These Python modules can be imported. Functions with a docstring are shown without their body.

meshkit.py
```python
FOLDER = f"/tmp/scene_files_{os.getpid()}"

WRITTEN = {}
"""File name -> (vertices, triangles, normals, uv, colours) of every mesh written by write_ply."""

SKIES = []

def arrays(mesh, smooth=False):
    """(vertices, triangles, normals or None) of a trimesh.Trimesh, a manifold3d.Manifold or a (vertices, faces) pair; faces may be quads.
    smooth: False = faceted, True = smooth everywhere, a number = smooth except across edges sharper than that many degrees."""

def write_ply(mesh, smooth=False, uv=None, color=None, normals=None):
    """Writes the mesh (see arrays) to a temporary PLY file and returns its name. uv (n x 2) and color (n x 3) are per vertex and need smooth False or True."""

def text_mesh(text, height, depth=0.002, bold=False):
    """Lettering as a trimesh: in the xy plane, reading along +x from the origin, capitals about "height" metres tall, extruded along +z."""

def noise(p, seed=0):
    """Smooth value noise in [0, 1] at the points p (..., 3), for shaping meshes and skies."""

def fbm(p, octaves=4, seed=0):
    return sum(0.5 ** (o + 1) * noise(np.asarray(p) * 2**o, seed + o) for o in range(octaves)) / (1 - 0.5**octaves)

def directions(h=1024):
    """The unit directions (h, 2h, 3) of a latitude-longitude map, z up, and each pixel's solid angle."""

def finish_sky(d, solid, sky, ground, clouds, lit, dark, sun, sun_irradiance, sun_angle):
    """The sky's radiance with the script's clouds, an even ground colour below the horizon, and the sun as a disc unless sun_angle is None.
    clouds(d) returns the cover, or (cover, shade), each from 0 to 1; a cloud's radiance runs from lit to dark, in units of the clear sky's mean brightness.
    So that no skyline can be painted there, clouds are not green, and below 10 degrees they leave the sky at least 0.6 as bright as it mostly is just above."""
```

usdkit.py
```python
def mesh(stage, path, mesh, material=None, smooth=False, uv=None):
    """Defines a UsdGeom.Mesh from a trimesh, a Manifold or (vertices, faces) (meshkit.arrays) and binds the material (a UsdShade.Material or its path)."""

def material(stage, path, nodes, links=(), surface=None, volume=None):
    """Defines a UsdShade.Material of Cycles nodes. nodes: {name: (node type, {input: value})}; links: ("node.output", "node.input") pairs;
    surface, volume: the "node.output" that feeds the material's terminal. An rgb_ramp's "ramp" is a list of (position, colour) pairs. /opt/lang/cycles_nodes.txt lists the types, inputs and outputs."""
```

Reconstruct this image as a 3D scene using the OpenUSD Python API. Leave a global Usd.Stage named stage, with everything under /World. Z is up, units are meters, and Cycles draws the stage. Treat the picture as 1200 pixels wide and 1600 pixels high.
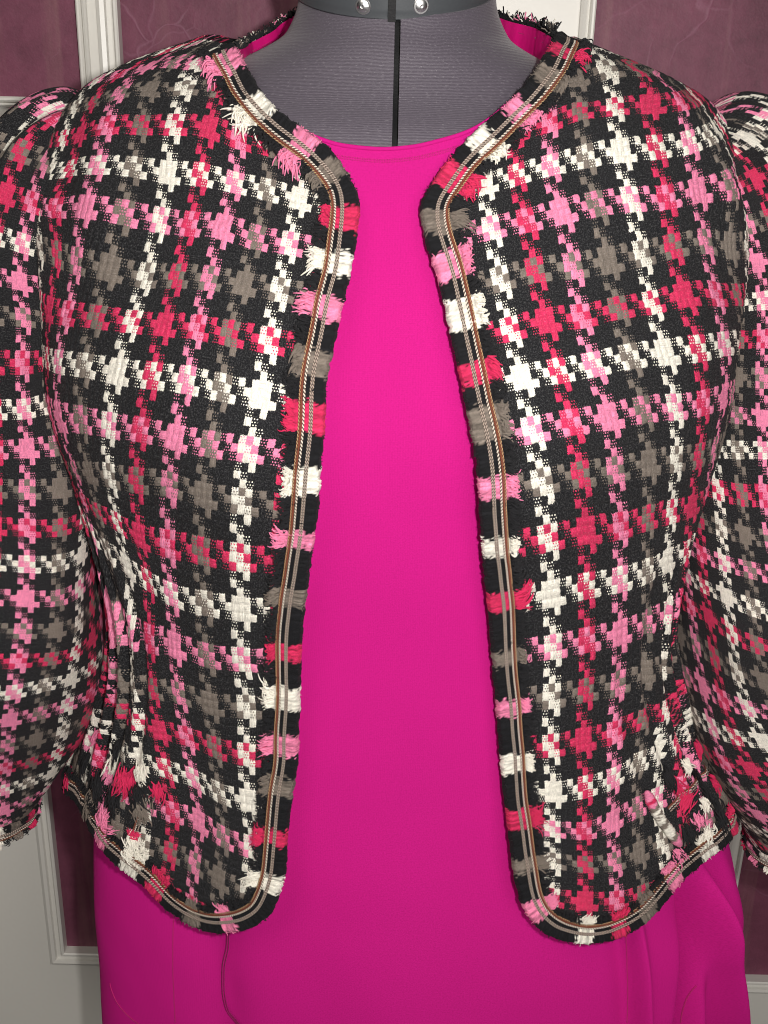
import math, numpy as np, trimesh
from scipy.interpolate import PchipInterpolator, RBFInterpolator, CubicSpline
from scipy.spatial import cKDTree
from scipy.ndimage import gaussian_filter1d
from shapely.geometry import Polygon
import shapely
import usdkit, meshkit
from pxr import Usd, UsdGeom, UsdLux, Gf, Sdf, Vt, UsdShade

rng = np.random.default_rng(7)
stage = Usd.Stage.CreateInMemory()
UsdGeom.SetStageUpAxis(stage, 'Z'); UsdGeom.SetStageMetersPerUnit(stage, 1.0)
UsdGeom.Xform.Define(stage, '/World')

# ------------------------------------------------------------------ camera
F = 1600.0                                   # focal length in units of a 1200 x 1600 picture
PITCH, ROLL, DIST = math.radians(20), math.radians(1.4), 0.64
FW = np.array([0, math.cos(PITCH), -math.sin(PITCH)])
CAM = np.array([0, 0, 1.15]) - DIST * FW
_r, _u = np.array([1.0, 0, 0]), np.cross([1.0, 0, 0], FW)
RT = math.cos(ROLL) * _r + math.sin(ROLL) * _u
UP = np.cross(RT, FW)
cam = UsdGeom.Camera.Define(stage, '/World/camera')
m = np.eye(4); m[0, :3], m[1, :3], m[2, :3], m[3, :3] = RT, UP, -FW, CAM
cam.AddTransformOp().Set(Gf.Matrix4d(*m.ravel().tolist()))
cam.CreateHorizontalApertureAttr(24.0); cam.CreateVerticalApertureAttr(32.0); cam.CreateFocalLengthAttr(24.0 * F / 1200)
cam.CreateClippingRangeAttr(Gf.Vec2f(0.02, 50))
cam.CreateExposureAttr(0.0)

def ray(px, py):
    return FW + RT * (px - 600) / F - UP * (py - 800) / F
def at(px, py, Y):
    d = ray(px, py); return CAM + d * (Y - CAM[1]) / d[1]
def proj(P):
    v = P - CAM; z = v @ FW
    return np.stack([600 + F * (v @ RT) / z, 800 - F * (v @ UP) / z], -1)

# ------------------------------------------------------------------ lamps: the camera's flash and the room's own lamps
def lamp(name, pos, target, kind, size, power, colour):
    L = (UsdLux.DiskLight if kind == 'disk' else UsdLux.RectLight).Define(stage, '/World/' + name)
    if kind == 'disk': L.CreateRadiusAttr(size)
    else: L.CreateWidthAttr(size); L.CreateHeightAttr(size)
    L.CreateIntensityAttr(power); L.CreateColorAttr(Gf.Vec3f(*colour)); L.CreateNormalizeAttr(True)
    z = np.array(pos, float) - np.array(target, float); z /= np.linalg.norm(z)
    x = np.cross([0, 0, 1.0], z); x /= np.linalg.norm(x); y = np.cross(z, x)
    t = np.eye(4); t[0, :3], t[1, :3], t[2, :3], t[3, :3] = x, y, z, pos
    L.AddTransformOp().Set(Gf.Matrix4d(*t.ravel().tolist()))
FLASH = CAM + RT * 0.058 + UP * 0.022 + FW * 0.0
lamp('flash_lamp', FLASH, CAM + FW * 1.0 + UP * .1, 'disk', 0.011, 1.5, (1.0, .97, .93))
lamp('ceiling_lamp', (-0.7, -1.3, 2.45), (0.0, 0.1, 1.3), 'rect', 0.9, 3.2, (1.0, .93, .84))
lamp('room_lamp', (0.75, -2.1, 1.45), (0.1, 0, 1.0), 'rect', 1.2, 6.2, (1.0, .95, .9))

# ------------------------------------------------------------------ material graph helper
class G:
    def __init__(s): s.n, s.l, s.k = {}, [], 0
    def node(s, kind, out, **inp):
        name = f'n{s.k}'; s.k += 1; given = {}
        for a, b in inp.items():
            if isinstance(b, str) and b.startswith('@'): s.l.append((b[1:], f'{name}.{a}'))
            else: given[a] = b
        s.n[name] = (kind, given); return f'@{name}.{out}'
    def m(s, op, a, b=0.0, c=0.0): return s.node('math', 'value', math_type=op, value1=a, value2=b, value3=c)
    def mix(s, f, a, b, kind='mix'): return s.node('mix', 'color', mix_type=kind, fac=f, color1=a, color2=b)
    def noise(s, vec, scale, detail=2.0, rough=.5, out='fac'): return s.node('noise_texture', out, vector=vec, scale=scale, detail=detail, roughness=rough)
    def ramp(s, f, stops, interp=True): return s.node('rgb_ramp', 'color', fac=f, ramp=stops, interpolate=interp)
    def xyz(s, x, y, z=0.0): return s.node('combine_xyz', 'vector', x=x, y=y, z=z)
    def bump(s, h, strength, dist): return s.node('bump', 'normal', height=h, strength=strength, distance=dist)
    def make(s, name, out):
        return usdkit.material(stage, '/World/Looks/' + name, s.n, s.l, surface=out[1:])
    def bsdf(s, **k): return s.node('principled_bsdf', 'BSDF', **k)

WHITE, RED, PINK, GREY, BLACK = (.77, .735, .65), (.58, .022, .095), (.77, .215, .37), (.175, .145, .122), (.0060, .0060, .0078)

def weave():
    g = G(); m_ = g.m
    uv = g.node('uvmap', 'UV', attribute='st')
    sx = g.node('separate_xyz', 'x', vector=uv); sname = sx[1:].split('.')[0]; su, sv = f'@{sname}.x', f'@{sname}.y'
    wob = lambda sc, off, amp, det=2.0: m_('multiply', m_('subtract', g.noise(g.xyz(su, sv, off), sc, det), .5), amp)
    u = m_('add', m_('add', su, wob(.7, 0., .34)), wob(7., 3., .46))
    v = m_('add', m_('add', sv, wob(.7, 7., .34)), wob(7., 9., .46))
    c, r = m_('floor', u), m_('floor', v)
    k = m_('floored_modulo', m_('add', m_('subtract', c, r), 2.0), 3.0)
    isweft = m_('less_than', k, .5); ismix = m_('greater_than', k, 1.5)
    def col(x, cx, order):
        ink = m_('less_than', m_('floored_modulo', cx, 6.0), 2.5)
        idx = m_('multiply', m_('add', m_('floored_modulo', m_('floor', m_('divide', cx, 6.0)), 4.0), .5), .25)
        cc = g.ramp(idx, [(0, order[0]), (.25, order[1]), (.5, order[2]), (.75, order[3])], False)
        return g.mix(ink, BLACK, cc), ink
    wc, wi = col(u, c, (WHITE, RED, PINK, GREY)); fc, fi = col(v, r, (WHITE, PINK, GREY, RED))
    # fine dots where the two yarns share a block
    ud, vd = m_('add', su, wob(1.2, 21., .2)), m_('add', sv, wob(1.2, 27., .2))
    row = m_('floor', m_('multiply', vd, 3.0))
    fu = m_('subtract', m_('fraction', m_('add', m_('multiply', ud, 2.5), m_('multiply', row, .5))), .5)
    fv = m_('subtract', m_('fraction', m_('multiply', vd, 3.0)), .5)
    dot = m_('less_than', m_('add', m_('multiply', fu, fu), m_('multiply', fv, fv)), 0.062)
    dot = g.node('mix_float', 'result', fac=fi, a=m_('subtract', 1.0, dot), b=dot)
    mx = m_('add', isweft, m_('multiply', ismix, dot))
    base = g.mix(mx, wc, fc)
    # strands: fibres run along the yarn that lies on top
    along_w = g.noise(g.xyz(m_('multiply', su, 3.6), m_('multiply', sv, 1.0), 1.), 1.0, 3., .75)
    along_f = g.noise(g.xyz(m_('multiply', su, 1.0), m_('multiply', sv, 3.6), 5.), 1.0, 3., .75)
    fib = g.node('mix_float', 'result', fac=mx, a=along_w, b=along_f)
    st_w = m_('absolute', m_('sine', m_('multiply', u, math.pi * 4))); st_f = m_('absolute', m_('sine', m_('multiply', v, math.pi * 4)))
    strand = g.node('mix_float', 'result', fac=mx, a=st_w, b=st_f)
    fuzz = g.noise(g.xyz(su, sv, 2.), 5.0, 4., .75)
    tone = m_('add', m_('add', m_('multiply', g.noise(g.xyz(su, sv, 12.), .22, 3., .6), .36), m_('subtract', m_('multiply', fuzz, .5), .10)), m_('add', m_('multiply', m_('subtract', fib, .1), 1.35), m_('multiply', strand, .22)))
    base = g.mix(1.0, base, g.node('combine_color', 'color', r=tone, g=tone, b=tone), 'multiply')
    fleck = m_('multiply', m_('greater_than', fuzz, .52), m_('multiply', m_('subtract', fuzz, .50), .46))
    base = g.mix(1.0, base, g.node('combine_color', 'color', r=fleck, g=fleck, b=fleck), 'add')
    # rounded relief of each block
    pu = m_('subtract', m_('fraction', u), .5); pv = m_('subtract', m_('fraction', v), .5)
    pil = m_('subtract', 1.0, m_('multiply', m_('add', m_('power', m_('absolute', pu), 3.), m_('power', m_('absolute', pv), 3.)), 4.0))
    h = m_('add', m_('multiply', pil, .5), m_('add', m_('multiply', strand, .35), m_('add', m_('multiply', fuzz, .7), m_('multiply', fib, .3))))
    nb = g.bump(h, .9, .00065)
    out = g.bsdf(base_color=base, roughness=.75, specular_ior_level=.18, sheen_weight=.025, sheen_roughness=.5, normal=nb)
    return g.make('tweed_weave', out)
M = {'weave': weave()}

def attr_yarn(name, sc=900., bumpd=.0004, rough=.75):
    g = G()
    c = g.node('attribute', 'color', attribute='tint'); p = g.node('geometry', 'position')
    n = g.noise(p, sc, 4., .7); n2 = g.noise(p, 2600., 2.)
    t = g.m('add', .6, g.m('multiply', n, .8))
    c = g.mix(1.0, c, g.node('combine_color', 'color', r=t, g=t, b=t), 'multiply')
    out = g.bsdf(base_color=c, roughness=rough, specular_ior_level=.2, sheen_weight=.03, normal=g.bump(g.m('add', n, n2), .9, bumpd))
    return g.make(name, out)
M['band'] = attr_yarn('band_cloth')

def plain(name, colour, rough=.7, sc=600., var=.5, bumpd=.0003, sheen=.1, spec=.3, metallic=0., strength=.6):
    g = G(); p = g.node('geometry', 'position'); n = g.noise(p, sc, 3., .6)
    t = g.m('add', 1 - var / 2, g.m('multiply', n, var))
    c = g.mix(1.0, colour, g.node('combine_color', 'color', r=t, g=t, b=t), 'multiply')
    return g.make(name, g.bsdf(base_color=c, roughness=rough, specular_ior_level=spec, sheen_weight=sheen, metallic=metallic, normal=g.bump(n, strength, bumpd)))
for nm, cc in (('white', WHITE), ('red', RED), ('pink', PINK), ('grey', GREY), ('black', BLACK)):
    M['yarn_' + nm] = plain('yarn_' + nm, cc if nm != 'black' else (.012, .012, .014), .7, 1500., .7, .0003, .03, .2)
M['cord_rust'] = plain('cord_rust', (.15, .034, .013), .5, 900., .4)
M['cord_gold'] = plain('cord_gold', (.42, .31, .16), .5, 900., .4)
M['cord_dark'] = plain('cord_dark', (.10, .07, .055), .6, 900., .3)
M['cord_cream'] = plain('cord_cream', (.72, .64, .55), .5, 900., .3)
M['cord_beige'] = plain('cord_beige', (.40, .32, .27), .5, 900., .3)

def knit(name, colour, fine, dark):
    g = G(); uv = g.node('uvmap', 'UV', attribute='st')
    sx = g.node('separate_xyz', 'x', vector=uv); s = sx[1:].split('.')[0]; su, sv = f'@{s}.x', f'@{s}.y'
    wales = g.m('sine', g.m('multiply', su, 2 * math.pi / fine)); rows = g.m('sine', g.m('multiply', sv, 2 * math.pi / (fine * .8)))
    n = g.noise(g.xyz(su, sv), 1100., 4., .8); big = g.noise(g.xyz(su, sv, 4.), 22., 3., .5)
    t = g.m('add', .48, g.m('add', g.m('multiply', n, .95), g.m('add', g.m('multiply', g.m('multiply', wales, rows), .03), g.m('multiply', big, .06))))
    c = g.mix(1.0, colour, g.node('combine_color', 'color', r=t, g=t, b=t), 'multiply')
    c = g.mix(g.m('multiply', g.m('greater_than', n, .60), .3), c, dark)
    h = g.m('add', g.m('multiply', wales, .12), g.m('add', g.m('multiply', rows, .1), n))
    return g.make(name, g.bsdf(base_color=c, roughness=.8, diffuse_roughness=.35, specular_ior_level=.05, sheen_weight=.01, sheen_tint=(1., .3, .7), normal=g.bump(h, .5, .0002)))
M['magenta'] = knit('magenta_knit', (.47, .0100, .185), .0013, (.34, .010, .22))
M['lining'] = plain('satin_lining', (.72, .008, .20), .38, 300., .15, .0002, .0, .4)
M['seam'] = plain('seam_thread', (.42, .004, .13), .7, 700., .3)
M['thread'] = plain('dark_thread', (.16, .005, .05), .6, 700., .3)

def form_cloth():
    g = G(); uv = g.node('uvmap', 'UV', attribute='st')
    sx = g.node('separate_xyz', 'x', vector=uv); s = sx[1:].split('.')[0]; su, sv = f'@{s}.x', f'@{s}.y'
    w = g.m('add', sv, g.m('add', g.m('multiply', g.noise(g.xyz(su, sv), 30., 3.), .0050), g.m('multiply', g.noise(g.xyz(su, sv, 3.), 400., 2.), .0009)))
    rib = g.m('sine', g.m('multiply', w, 2 * math.pi / .0017))
    n = g.noise(g.xyz(g.m('multiply', su, .7), sv), 1000., 4., .85)
    spark = g.m('greater_than', n, .62)
    t = g.m('add', .40, g.m('add', g.m('multiply', rib, .06), g.m('multiply', n, 1.15)))
    c = g.mix(1.0, (.078, .066, .085), g.node('combine_color', 'color', r=t, g=t, b=t), 'multiply')
    c = g.mix(g.m('multiply', spark, .5), c, (.26, .25, .26))
    return g.make('form_cloth', g.bsdf(base_color=c, roughness=.55, specular_ior_level=.35, sheen_weight=.15, normal=g.bump(g.m('add', g.m('multiply', rib, .4), n), .5, .0003)))
M['form'] = form_cloth()
M['gap'] = plain('gap_black', (.006, .006, .007), .6)
M['plastic'] = plain('cap_plastic', (.055, .06, .066), .42, 900., .2, .0001, 0., .5, 0., .3)
M['screw'] = plain('screw_steel', (.86, .86, .86), .34, 500., .2, .0001, 0., .5, 1., .2)
M['paint'] = plain('white_paint', (.66, .645, .60), .40, 260., .06, .0002, 0., .8, 0., .25)

def purple():
    g = G(); p = g.node('geometry', 'position')
    sc = lambda x: x
    blot = g.noise(p, 9., 5., .6); mid = g.noise(p, 55., 5., .7); fine = g.noise(p, 700., 3., .6)
    streak = g.noise(g.node('mapping', 'vector', vector=p, scale=(46., 1., 2.2)), 1., 4., .6)
    def crease(scale, seed, width, amt):
        q = g.node('vector_math', 'vector', math_type='add', vector1=g.node('mapping', 'vector', vector=p, scale=(scale, 0., scale * .75), location=(seed, 0, seed)),
                   vector2=g.node('vector_math', 'vector', math_type='scale', vector1=g.noise(p, 11., 3., .6, 'color'), scale=.9))
        d = g.node('voronoi_texture', 'distance', vector=q, scale=1.0, feature='distance_to_edge')
        line = g.m('subtract', 1., g.node('map_range', 'result', value=d, from_min=0., from_max=width, to_min=0., to_max=1., clamp=True))
        gate = g.node('map_range', 'result', value=g.noise(p, 15., 2.), from_min=.48, from_max=.62, to_min=0., to_max=amt, clamp=True)
        return g.m('multiply', line, gate)
    cr = g.m('maximum', crease(9., 3.3, .014, .38), crease(17., 8.1, .02, .26))
    t = g.m('add', -.22, g.m('add', g.m('multiply', blot, 1.25), g.m('add', g.m('multiply', mid, .75), g.m('multiply', fine, .40))))
    c = g.mix(1.0, (.155, .046, .078), g.node('combine_color', 'color', r=t, g=t, b=t), 'multiply')
    c = g.mix(g.m('multiply', g.node('map_range', 'result', value=streak, from_min=.52, from_max=.8, to_min=0., to_max=1., clamp=True), .45), c, (.30, .17, .16))
    c = g.mix(cr, c, (.28, .12, .18))
    return g.make('purple_velvet', g.bsdf(base_color=c, roughness=.5, specular_ior_level=.28, sheen_weight=.08, sheen_tint=(.8, .5, .65), normal=g.bump(g.m('add', mid, g.m('multiply', cr, .6)), .4, .002)))
M['purple'] = purple()

# ------------------------------------------------------------------ object helpers
used = {}
BASE = {}
def path_for(name, parent):
    up = str(parent.GetPath()) if parent is not None else '/World'
    k = (up, name); n = used.get(k, 0); used[k] = n + 1
    return f'{up}/{name}' + (f'_{n:03d}' if n else '')
def thing(name, label, cat, loc, group=None):
    x = UsdGeom.Xform.Define(stage, path_for(name, None)); x.AddTranslateOp().Set(Gf.Vec3d(*map(float, loc)))
    p = x.GetPrim(); p.SetCustomDataByKey('label', label); p.SetCustomDataByKey('category', cat)
    if group: p.SetCustomDataByKey('group', group)
    BASE[str(p.GetPath())] = np.array(loc, float)
    return p
def base_of(p):
    q = str(p.GetPath())
    return BASE['/'.join(q.split('/')[:3])]
def obj(name, v, f, mat, parent, uv=None, tint=None, smooth=True, label=None, kind=None):
    v = np.asarray(v, float) - base_of(parent)
    f = np.asarray(f)
    if f.shape[1] == 4: f = np.vstack([f[:, [0, 1, 2]], f[:, [0, 2, 3]]])
    me = usdkit.mesh(stage, path_for(name, parent), (v, f), M[mat] if isinstance(mat, str) else mat, smooth=smooth, uv=uv)
    if tint is not None:
        UsdGeom.PrimvarsAPI(me).CreatePrimvar('tint', Sdf.ValueTypeNames.Color3fArray, 'vertex').Set(Vt.Vec3fArray.FromNumpy(np.asarray(tint, np.float32)))
    p = me.GetPrim()
    if label: p.SetCustomDataByKey('label', label)
    if kind: p.SetCustomDataByKey('kind', kind)
    return p
def gridf(nu, nv, closed=False):
    i, j = np.meshgrid(np.arange(nu - 1 + closed), np.arange(nv - 1), indexing='ij')
    a = i * nv + j; b = ((i + 1) % nu) * nv + j
    return np.stack([a, b, b + 1, a + 1], -1).reshape(-1, 4)
def tubes(paths, radii, sides=5):
    """many tubes at once: paths (n, k, 3), radii (n, k) or scalar"""
    P = np.asarray(paths, float); n, k, _ = P.shape
    T = np.gradient(P, axis=1); T /= np.linalg.norm(T, axis=2, keepdims=True) + 1e-12
    ref = np.where(np.abs(T[..., 1:2]) < .9, [0, 1.0, 0], [1.0, 0, 0])
    A = np.cross(T, ref); A /= np.linalg.norm(A, axis=2, keepdims=True) + 1e-12
    B = np.cross(T, A); R = np.broadcast_to(np.asarray(radii, float), (n, k))
    th = np.arange(sides) / sides * 2 * np.pi
    V = P[:, :, None] + R[:, :, None, None] * (np.cos(th)[None, None, :, None] * A[:, :, None] + np.sin(th)[None, None, :, None] * B[:, :, None])
    idx = np.arange(n * k * sides).reshape(n, k, sides)
    a = idx[:, :-1]; b = idx[:, 1:]
    f = np.stack([a, np.roll(a, -1, 2), np.roll(b, -1, 2), b], -1).reshape(-1, 4)
    return V.reshape(-1, 3), f
def smoothstep(a, b, x):
    t = np.clip((x - a) / (b - a), 0, 1); return t * t * (3 - 2 * t)

# ------------------------------------------------------------------ the torso: one lofted form, dress and jacket lie on it
_z = [.55, .70, .82, .90, .98, 1.06, 1.15, 1.22, 1.30, 1.36, 1.385, 1.400, 1.415, 1.428, 1.440, 1.46, 1.50, 1.60]
_a = [.255, .254, .249, .234, .207, .191, .202, .213, .212, .199, .184, .160, .121, .086, .066, .058, .056, .055]
_b = [.135, .135, .135, .128, .117, .112, .120, .126, .108, .090, .080, .074, .068, .064, .059, .055, .053, .052]
_cx = [.036, .035, .032, .024, .014, .008, .003, .001, .001, .001, .001, .001, .001, .001, .001, .0005, 0, 0]
_n = [2.2, 2.2, 2.2, 2.2, 2.2, 2.25, 2.3, 2.3, 2.3, 2.2, 2.1, 2.05, 2.0, 2.0, 2.0, 2.0, 2.0, 2.0]
PA, PB, PX, PN = (PchipInterpolator(_z, q) for q in (_a, _b, _cx, _n))
CY = .07
def S0(phi, z):
    a, b, n = PA(z), PB(z), PN(z)
    s, c = np.sin(phi), np.cos(phi)
    rho = (np.abs(s) ** n + np.abs(c) ** n) ** (-1 / n)
    x = a * rho * s
    bust = .012 * np.exp(-((np.abs(x) - .088) / .055) ** 2 - ((z - 1.205) / .055) ** 2) * (c > 0)
    return np.stack([PX(z) + x, CY - b * rho * c - bust, z + 0 * x], -1)
def N0(phi, z):
    e = 1e-4
    n = np.cross(S0(phi + e, z) - S0(phi - e, z), S0(phi, z + e) - S0(phi, z - e))
    return n / (np.linalg.norm(n, axis=-1, keepdims=True) + 1e-15)
def Sbody(off):
    return lambda p, z: S0(p, z) + N0(p, z) * (off(p, z) if callable(off) else off)[..., None] if callable(off) else S0(p, z) + N0(p, z) * off

class Surf:
    """a parametric surface with a table to go from picture positions of the photograph to its parameters"""
    def __init__(s, fn, p, q, sp):
        s.fn, s.sp = fn, sp                   # sp: metres per unit of the first parameter, for the flat pattern
        A, B = np.meshgrid(p, q, indexing='ij'); P = fn(A, B)
        e = 1e-4
        n = np.cross(fn(A + e, B) - fn(A - e, B), fn(A, B + e) - fn(A, B - e))
        front = ((P - CAM) * n).sum(-1) < 0
        s.par = np.stack([A[front], B[front]], -1); s.px = proj(P[front]); s.tree = cKDTree(s.px)
    def find(s, pts):
        pts = np.atleast_2d(np.asarray(pts, float)); out = []
        d, i = s.tree.query(pts, 12)
        for k in range(len(pts)):
            A = np.c_[s.px[i[k]], np.ones(12)]
            sol, *_ = np.linalg.lstsq(A, s.par[i[k]], rcond=None)
            g = np.r_[pts[k], 1] @ sol
            near = s.par[i[k, 0]]
            out.append(g if np.abs(g - near).max() < .08 and d[k, 0] < 6 else near)
        return np.array(out)
    def normal(s, p, q):
        e = 1e-4
        n = np.cross(s.fn(p + e, q) - s.fn(p - e, q), s.fn(p, q + e) - s.fn(p, q - e))
        return n / (np.linalg.norm(n, axis=-1, keepdims=True) + 1e-15)

def jacket_off(p, z, folds=True):
    x = np.sin(p)
    o = .0095 + .010 * smoothstep(.75, .25, np.abs(p)) * smoothstep(1.36, 1.28, z) + .016 * smoothstep(1.02, .86, z) - .004 * smoothstep(1.36, 1.42, z)
    if not folds: return o
    P3 = np.stack([p * 3.1, z * 16, 0 * p], -1)
    o = o + .0035 * (meshkit.fbm(P3, 3, 3) - .5)
    # soft drapes running down from the bust to the hem, deep ones at the side seams
    side = np.exp(-((np.abs(p) - 1.13) / .28) ** 2) * smoothstep(1.17, 1.02, z)
    o = o + side * smoothstep(.90, .98, z) * (.0036 * np.sin(p * 52 + 7 * z) + .0020 * np.sin(p * 97 + 21 * z + 1.3))
    o = o + .0030 * smoothstep(1.15, .9, z) * np.sin(p * 13 + .8)
    o = o + .0022 * np.exp(-((z - 1.33) / .06) ** 2) * np.sin(p * 16 + 30 * z) * smoothstep(.6, .9, np.abs(p))
    return o
JF = Sbody(jacket_off)
JS = Surf(Sbody(lambda p, z: jacket_off(p, z, False)), np.linspace(-1.75, 1.75, 900), np.linspace(.80, 1.4465, 900), .19)
JS.fn = JF

# ------------------------------------------------------------------ tracing of the jacket's two front panels on that surface
L_EDGE = [(366, 72), (380, 95), (400, 135), (435, 175), (480, 207), (510, 230), (537, 265), (555, 300), (559, 330), (552, 380), (545, 425), (530, 490), (520, 535), (507, 600), (505, 660), (500, 710), (495, 790),
          (487, 850), (477, 920), (472, 965), (467, 1040), (465, 1125), (462, 1195), (457, 1225), (452, 1265), (447, 1310), (445, 1360), (435, 1395), (422, 1425), (400, 1440), (370, 1451), (340, 1454), (310, 1450), (280, 1437), (250, 1415),
          (225, 1385), (195, 1355), (170, 1330), (150, 1307), (130, 1278), (115, 1245), (103, 1208)]
R_EDGE = [(868, 55), (862, 65), (845, 100), (820, 135), (790, 165), (760, 192), (735, 215), (707, 245), (682, 280), (664, 308), (660, 325), (665, 360), (672, 390), (677, 405), (690, 445), (702, 495), (712, 545), (725, 605), (737, 665),
          (747, 725), (752, 795), (757, 865), (762, 920), (770, 990), (775, 1050), (780, 1110), (785, 1175), (788, 1215), (795, 1275), (802, 1330), (812, 1390), (825, 1430), (845, 1455), (875, 1469), (910, 1474), (945, 1467), (975, 1455),
          (1010, 1435), (1050, 1400), (1090, 1357), (1120, 1327), (1145, 1302), (1157, 1286), (1160, 1265), (1157, 1242)]
# where the coloured warp (first number) crosses the coloured weft (second number), and the crossing's place
L_X = [(0,0,262,270),(1,0,312,272),(2,0,367,285),(3,0,417,295),(4,0,467,310),(-1,0,207,260),(-2,0,155,260),(-3,0,105,260),(-4,0,66,278),
       (0,-1,272,195),(1,-1,327,197),(2,-1,372,215),(-1,-1,220,195),(-2,-1,167,197),(-3,-1,120,208),(0,1,250,342),(1,1,295,350),(2,1,347,352),(3,1,400,372),(4,1,452,380),(-1,1,192,330),(-2,1,135,322),(-3,1,82,325),
       (0,-2,290,137),(-1,-2,235,137),(-2,-2,187,145),(-3,-2,142,157),(1,-2,345,140),(0,-3,305,100),(0,2,227,432),(1,2,275,430),(2,2,327,435),(3,2,380,442),(4,2,437,452),(-1,2,170,420),(-2,2,116,408),
       (0,3,206,502),(1,3,255,507),(2,3,307,511),(3,3,357,520),(4,3,420,532),(-1,3,150,495),(-2,3,102,490),(0,4,182,580),(1,4,237,587),(2,4,290,592),(3,4,345,605),(4,4,407,617),(-1,4,130,570),(-2,4,90,565),
       (0,5,170,665),(1,5,217,672),(2,5,272,685),(3,5,327,695),(4,5,387,702),(-1,5,127,655),(-2,5,92,650),(0,6,172,742),(1,6,212,750),(2,6,265,755),(3,6,317,772),(4,6,377,782),
       (0,7,185,815),(1,7,217,840),(2,7,262,850),(3,7,312,862),(4,7,375,872),(-1,7,160,812),(0,8,200,882),(1,8,230,905),(2,8,266,928),(3,8,320,942),(4,8,377,950),(-1,8,173,878),
       (0,9,217,962),(1,9,242,985),(2,9,271,1007),(3,9,322,1025),(4,9,377,1030),(2,10,277,1082),(3,10,327,1100),(4,10,387,1102),(1,10,249,1070),(2,11,290,1152),(3,11,335,1167),(4,11,387,1177),(0,11,236,1150),
       (2,12,299,1217),(3,12,342,1237),(4,12,390,1247),(2,13,309,1283),(3,13,350,1307),(4,13,395,1320),(1,13,267,1272),(3,14,342,1370),(2,14,302,1350),(-1,11,221,1138),(-2,11,204,1125),(-3,11,188,1107),(0,13,240,1255)]
L_X = [q for q in L_X if not ((q[2] < 182 and q[3] > 800) or (q[2] < 252 and q[3] > 945))]
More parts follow.
